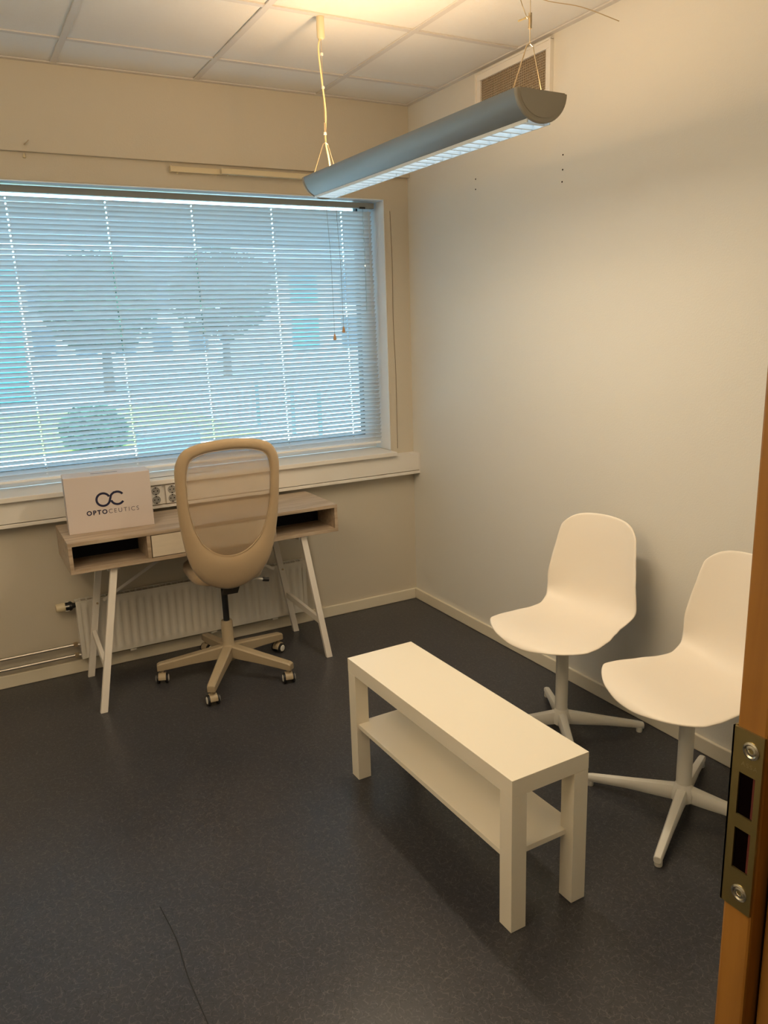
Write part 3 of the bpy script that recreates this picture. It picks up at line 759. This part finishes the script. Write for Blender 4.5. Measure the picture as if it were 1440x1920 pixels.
# housing: two curved sides either side of the louvre slot
for sgn in (-1, 1):
    bm = new_bm(); n = 16; outer = []; inner = []
    for k in range(n + 1):
        a = (PI / 2 * .70) * k / n
        outer.append((sgn * LR * math.cos(a), -LH * math.sin(a))); inner.append((sgn * (LR - .0025) * math.cos(a), -(LH - .0025) * math.sin(a)))
    pts = outer + inner[::-1]
    A = [bm.verts.new((x, -HL, z)) for x, z in pts]; B = [bm.verts.new((x, HL, z)) for x, z in pts]; N = len(pts)
    for i in range(N): bm.faces.new((A[i], B[i], B[(i + 1) % N], A[(i + 1) % N]))
    obj('housing', bm, M_lamp, LA, smooth=True)
for sgn in (-1, 1):
    bm = new_bm(); o_ = half_round(LR + .002, LH + .002)
    add_prism(bm, o_, sgn * HL, sgn * (HL + .012), 'y'); obj('end_cap', bm, M_cap, LA, bevel=.003, smooth=True)
    bm = new_bm(); add_prism(bm, half_round(LR - .008, LH - .010), sgn * (HL + .012), sgn * (HL + .0135), 'y'); obj('end_inset', bm, M_cap, LA)
# reflector trays inside: keep direct light from falling out through the sides
bm = new_bm(); add_box(bm, (-.030, -HL, -.038), (.030, HL, -.036)); obj('reflector', bm, M_alu, LA)
# louvre: frame rails + parabolic cross blades
LW = .036
for sgn in (-1, 1): box('louvre_rail', (sgn * LW - .0015, -HL, -LH), (sgn * LW + .0015, HL, -LH + .020), M_louvre, LA)
for k in range(27):
    y = -HL + .02 + (2 * HL - .04) * k / 26
    bm = new_bm()
    add_prism(bm, [(y - .008, -LH + .020), (y + .008, -LH + .020), (y + .004, -LH + .010), (y + .0030, -LH + .001), (y - .0030, -LH + .001), (y - .004, -LH + .010)], -LW + .0015, LW - .0015, 'x')
    obj('louvre_blade', bm, M_louvre, LA)
box('louvre_tray', (-LW, -HL, -LH + .021), (LW, HL, -LH + .023), M_tray, LA)
tube('fluorescent_tube', [(0, -.585, -.018), (0, .585, -.018)], .008, M_tube, LA, seg=12)
# the lamp's own light, from the tube, upwards
l = bpy.data.lights.new('tube_light', 'AREA'); l.energy = 12.5; l.color = (1.0, 0.64, 0.33); l.shape = 'RECTANGLE'; l.size = .05; l.size_y = 1.16
l2 = bpy.data.lights.new('louvre_light', 'AREA'); l2.energy = 14.0; l2.color = (1.0, 0.80, 0.55); l2.shape = 'RECTANGLE'; l2.size = .06; l2.size_y = 1.16
lo2 = bpy.data.objects.new('louvre_light', l2); C.objects.link(lo2); lo2.parent = LA; lo2.location = (0, 0, -LH - .002)
lo = bpy.data.objects.new('tube_light', l); C.objects.link(lo); lo.parent = LA; lo.location = (0, 0, -.006); lo.rotation_euler = (PI, 0, 0)
# suspensions: top plate + inverted V + wire to the ceiling
HC = H - 2.12
for y, far in ((.575, True), (-.575, False)):
    v = tube('suspension_wire', [(0, y, .118), (0, y, HC)], .0012, M_wire, LA, seg=6)
    for sgn in (-1, 1):
        tube('wire_leg', [(0, y, .118), (sgn * .010, y, .112), (sgn * .050 - .006, y, 0.0), (sgn * .052 - .006, y, -.03)], .0015, M_wire, v, seg=6)
    box('cross_bar', (-.064, y - .008, -.034), (.064, y + .008, -.030), M_cap, LA)
    tube('wire_lock', [(0, y, .150), (0, y, .185)], .0045, M_wire, LA, seg=10)
    bm = new_bm(); add_lathe(bm, [(0, -.072), (.011, -.072), (.0145, -.066), (.0145, 0), (0, 0)], 20, Matrix.Translation((0, y, HC - .001))); obj('ceiling_canopy', bm, M_cream, LA, smooth=True)
    if far:
        tube('power_cable', curve_pts([(-.003, y, HC - .07), (-.012, y, .43), (-.004, y, .33), (.006, y, .22), (.002, y + .004, .13), (.012, y, .06), (.020, y, -.02)], 5), .0032, M_cable, LA, seg=8)
        for z in (.145, .30, .41): tube('cable_tie', [(0, y, z), (0, y, z + .008)], .006, M_socket, LA, seg=8)
    else:
        tube('wire_tail', curve_pts([(0, y, .180), (-.035, y - .03, .160), (-.050, y - .02, .205), (-.030, y + .02, .250), (.05, y + .01, .225), (.13, y - .04, .205), (.20, y - .10, .165)], 6), .0011, M_wire, LA, seg=6)
        tube('wire_tail', curve_pts([(0, y, .178), (-.022, y - .004, .168), (-.045, y - .010, .158)], 4), .0022, M_cable, LA, seg=6)

# ------------------------------------------------------------------ vent grille on the right wall
VY0, VY1, VZ0, VZ1 = -1.135, -.635, 2.435, 2.640
vt = thing('vent_grille', 'white framed air vent with brown mesh, high on the right wall', 'vent', (0, (VY0 + VY1) / 2, (VZ0 + VZ1) / 2))
hy, hz = (VY1 - VY0) / 2, (VZ1 - VZ0) / 2
bm = new_bm(); t_ = .030
for lo_, hi_ in (((-.012, -hy, -hz), (0, hy, -hz + t_)), ((-.012, -hy, hz - t_), (0, hy, hz)), ((-.012, -hy, -hz + t_), (0, -hy + t_, hz - t_)), ((-.012, hy - t_, -hz + t_), (0, hy, hz - t_))): add_box(bm, lo_, hi_)
obj('vent_frame', bm, M_white, vt, bevel=.002)
bm = new_bm(); r_ = .008
for lo_, hi_ in (((-.018, -hy - .004, -hz - .004), (-.0, hy + .004, -hz + r_ - .004)), ((-.018, -hy - .004, hz - r_ + .004), (-.0, hy + .004, hz + .004)), ((-.018, -hy - .004, -hz), (0, -hy + r_ - .004, hz)), ((-.018, hy - r_ + .004, -hz), (0, hy + .004, hz))): add_box(bm, lo_, hi_)
obj('outer_lip', bm, M_white, vt, bevel=.001)
box('duct', (-.001, -hy + t_, -hz + t_), (-.0005, hy - t_, hz - t_), M_grille, vt)
bm = new_bm()
ny = 36; nz = 15
for k in range(1, ny): y = -hy + t_ + (2 * hy - 2 * t_) * k / ny; add_box(bm, (-.004, y - .0014, -hz + t_), (-.001, y + .0014, hz - t_))
for k in range(1, nz): z = -hz + t_ + (2 * hz - 2 * t_) * k / nz; add_box(bm, (-.0038, -hy + t_, z - .0014), (-.0012, hy - t_, z + .0014))
gm = obj('mesh_grid', bm, mat('vent_mesh_bars', (0.36, 0.30, 0.22), .5), vt); gm['kind'] = 'stuff'

# ------------------------------------------------------------------ door frame with strike plate
dr = struct(thing('door_1', 'orange beech door frame with a brass strike plate, at the right edge', 'door frame', (0, 0, 0)))
JX = -1.655; JY0, JY1 = -3.3795, -3.348
jm = box('jamb', (JX, JY0, 0), (DX1, JY1, DZ), M_door, dr, bevel=.003)
jb = box('jamb_rebate', (JX + .016, YH - .01, 0), (DX1, JY0 - .0035, DZ), M_door, dr, bevel=.002)
box('jamb_groove', (JX + .022, JY0 - .0036, 0), (DX1, JY0 + .0005, DZ), M_dark, dr)
box('jamb', (DX0, JY0, 0), (DX0 + .04, JY1, DZ), M_door, dr, bevel=.003)
box('head_jamb', (DX0, JY0, DZ - .04), (DX1, JY1, DZ), M_door, dr)
sp = None
bm = new_bm()
px0, px1 = JX - .0022, JX + .0004; a0, a1 = JY0 + .001, JY1 + .0022; z0, z1 = 1.008, 1.196
h1 = (1.108, 1.152); h2 = (1.050, 1.094); hy0, hy1 = JY0 + .007, JY0 + .0240
for lo_, hi_ in (((px0, a0, z0), (px1, hy0, z1)), ((px0, hy1, z0), (px1, a1, z1)), ((px0, hy0, z0), (px1, hy1, h2[0])), ((px0, hy0, h2[1]), (px1, hy1, h1[0])), ((px0, hy0, h1[1]), (px1, hy1, z1))): add_box(bm, lo_, hi_)
add_box(bm, (px0, JY1 + .0003, z0), (JX + .018, JY1 + .0022, z1))
sp = obj('strike_plate', bm, M_plate, dr)
for h in (h1, h2):
    box('bolt_hole', (JX - .0002, hy0, h[0]), (JX - .0001 + .0002, hy1, h[1]), M_dark, sp)
    box('hole_edge', (JX - .0008, hy0 + .001, h[0] + .001), (JX - .0003, hy0 + .003, h[1] - .001), M_red, sp)
for z in (1.178, 1.027):
    mt = Matrix.Translation((px0, JY0 + .0135, z)) @ Matrix.Rotation(-PI / 2, 4, 'Y')
    bm = new_bm(); add_lathe(bm, [(0.0085, -.0005), (.0085, .0006), (.0066, .0013), (.0052, .0004), (.0042, .0008), (.0028, .0008), (.0022, -.0004), (0, -.0004)], 24, mt); obj('screw', bm, M_screw, sp, smooth=True, angle=25)
text('ASSA', px0 - .0001, 1.160, .0062, mat('stamped_brass', (.42, .35, .18), .35, metal=.9), dr, name='stamped_lettering', rot=(PI / 2, 0, -PI / 2), y=JY0 + .0225, spacing=1.3, ext=.0001)
bm = new_bm(); add_lathe(bm, [(0, .004), (.006, .0035), (.0085, 0), (0, 0)], 20, Matrix.Translation((JX + .0165, -3.402, 1.068)) @ Matrix.Rotation(-PI / 2, 4, 'Y') @ Matrix.Scale(1.6, 4, (1, 0, 0)))
obj('bumper', bm, M_socket, dr, smooth=True)

# ------------------------------------------------------------------ outside the window
def emat(n, c, **k): return mat(n, c, k.pop('rough', .85), **k)
G_lawn = emat('lawn', (0.26, 0.36, 0.07), var=.2, vscale=.6); G_path = emat('pale_paving', (0.62, 0.60, 0.55)); G_leaf = emat('leaves', (0.035, 0.10, 0.06), var=.5, vscale=9)
G_conc = emat('pale_facade', (0.50, 0.50, 0.48)); G_blue = emat('blue_panel', (0.02, 0.42, 0.60)); G_win = emat('dark_panes', (0.05, 0.09, 0.13), rough=.2); G_bark = emat('bark', (0.10, 0.07, 0.05))
G_grey = emat('grey_roofing', (0.22, 0.26, 0.30)); G_bin = emat('blue_grey_bin', (0.12, 0.22, 0.30))
GZ = -.5
yd = box('yard_paving', (-40, .35, GZ - .2), (60, 11.6, GZ), G_path); struct(yd, 'pale sunlit paving outside the window', 'paving')
lw_ = box('lawn', (-40, 11.6, GZ - .2), (3.3, 20.5, GZ + .01), G_lawn); struct(lw_, 'bright green lawn beyond the paving', 'lawn')
rd = box('road', (-40, 20.5, GZ - .2), (90, 90, GZ - .02), emat('asphalt', (.32, .33, .34))); struct(rd, 'pale road beyond the lawn', 'road')
rd2 = box('side_road', (3.3, 11.6, GZ - .2), (90, 20.5, GZ - .02), emat('light_asphalt', (.38, .42, .45))); struct(rd2, 'pale side road right of the lawn', 'road')
def building(x0, x1, y, h, n, fl_, m, label, blue=()):
    t = thing('building', label, 'building', (x0, y, GZ))
    box('wall', (0, 0, 0), (x1 - x0, 10, h), m, t); box('roof', (-.3, -.3, h), (x1 - x0 + .3, 10.3, h + .4), G_grey, t)
    wd = (x1 - x0) / n
    for f in range(fl_):
        for i in range(n):
            z = .9 + f * 2.6; mm = G_blue if i in blue else G_win
            box('window', (i * wd + .25 * wd, -.08, z), (i * wd + .78 * wd, .02, z + 1.7), mm, t)
building(-14, 13, 46, 5.6, 12, 2, G_conc, 'long pale two-storey building across the lawn', (3,))
building(15, 44, 40, 5.4, 9, 2, emat('white_render', (.62, .64, .64)), 'white two-storey building at the right, beyond the side road', (0,))
bb = thing('blue_kiosk', 'tall bright blue panelled kiosk at the far left edge of the lawn', 'kiosk', (-.55, 25.0, GZ + .03))
box('body', (-2.4, -.5, 0), (.62, .5, 4.3), G_blue, bb); box('cap', (-2.45, -.55, 4.3), (.67, .55, 4.42), G_grey, bb)
def leaf_blob(name, r, sz, n, parent, loc, seed):
    rnd = random.Random(seed); bm = new_bm()
    for _ in range(n):
        th = rnd.uniform(0, 2 * PI); ph = math.acos(rnd.uniform(-1, 1)); rr = r * (rnd.random() ** .35)
        c = Vector((rr * math.sin(ph) * math.cos(th), rr * math.sin(ph) * math.sin(th), rr * math.cos(ph) * .85))
        a = Vector([rnd.uniform(-1, 1) for _ in range(3)]).normalized() * sz; b = a.orthogonal().normalized() * sz * .6
        vs = [bm.verts.new(c + a), bm.verts.new(c + b), bm.verts.new(c - a), bm.verts.new(c - b)]; bm.faces.new(vs)
    o = obj(name, bm, G_leaf, parent); o.location = loc; o['kind'] = 'stuff'; return o
def tree(x, y, h, r, label, seed):
    t = thing('tree', label, 'tree', (x, y, GZ))
    tube('trunk', [(0, 0, 0), (.05, .05, h * .5), (0, 0, h)], [.22, .16, .08], G_bark, t)
    leaf_blob('crown', r, .22, 1600, t, (0, 0, h), seed)
tree(3.0, 27, 3.2, 2.1, 'leafy tree beyond the lawn, left of the pale building centre', 1)
tree(9.5, 33, 3.8, 2.5, 'larger leafy tree at the road, behind the middle of the window', 2)
tree(-6.2, 30, 3.2, 1.9, 'smaller leafy tree at the far left of the lawn', 3)
bs = thing('bush', 'rounded dark green bush on the lawn, above the white box', 'bush', (.05, 11.9, GZ)); leaf_blob('foliage', .62, .07, 1800, bs, (0, 0, .30), 5)
bn = thing('storage_bin', 'low blue-grey storage bin outside, left of the chair back', 'bin', (.82, 9.3, GZ)); box('body', (-.45, -.35, 0), (.45, .35, .46), G_bin, bn, bevel=.02); box('lid', (-.48, -.38, .46), (.48, .38, .52), G_grey, bn, bevel=.02)
BLN = ['slim bollard outside, leftmost of the three beyond the chair back', 'slim bollard outside, middle one of the three beyond the chair back', 'slim bollard outside, rightmost of the three beyond the chair back']
for i, (bx_, by_) in enumerate(((3.6, 12.6), (3.6, 10.6), (3.5, 9.1))):
    t = thing('bollard', BLN[i], 'bollard', (bx_, by_, GZ), 0, 'bollards outside')
    tube('post', [(0, 0, 0), (0, 0, .95)], .04, G_bin, t); tube('cap', [(0, 0, .95), (0, 0, 1.0)], [.05, .03], G_grey, t)
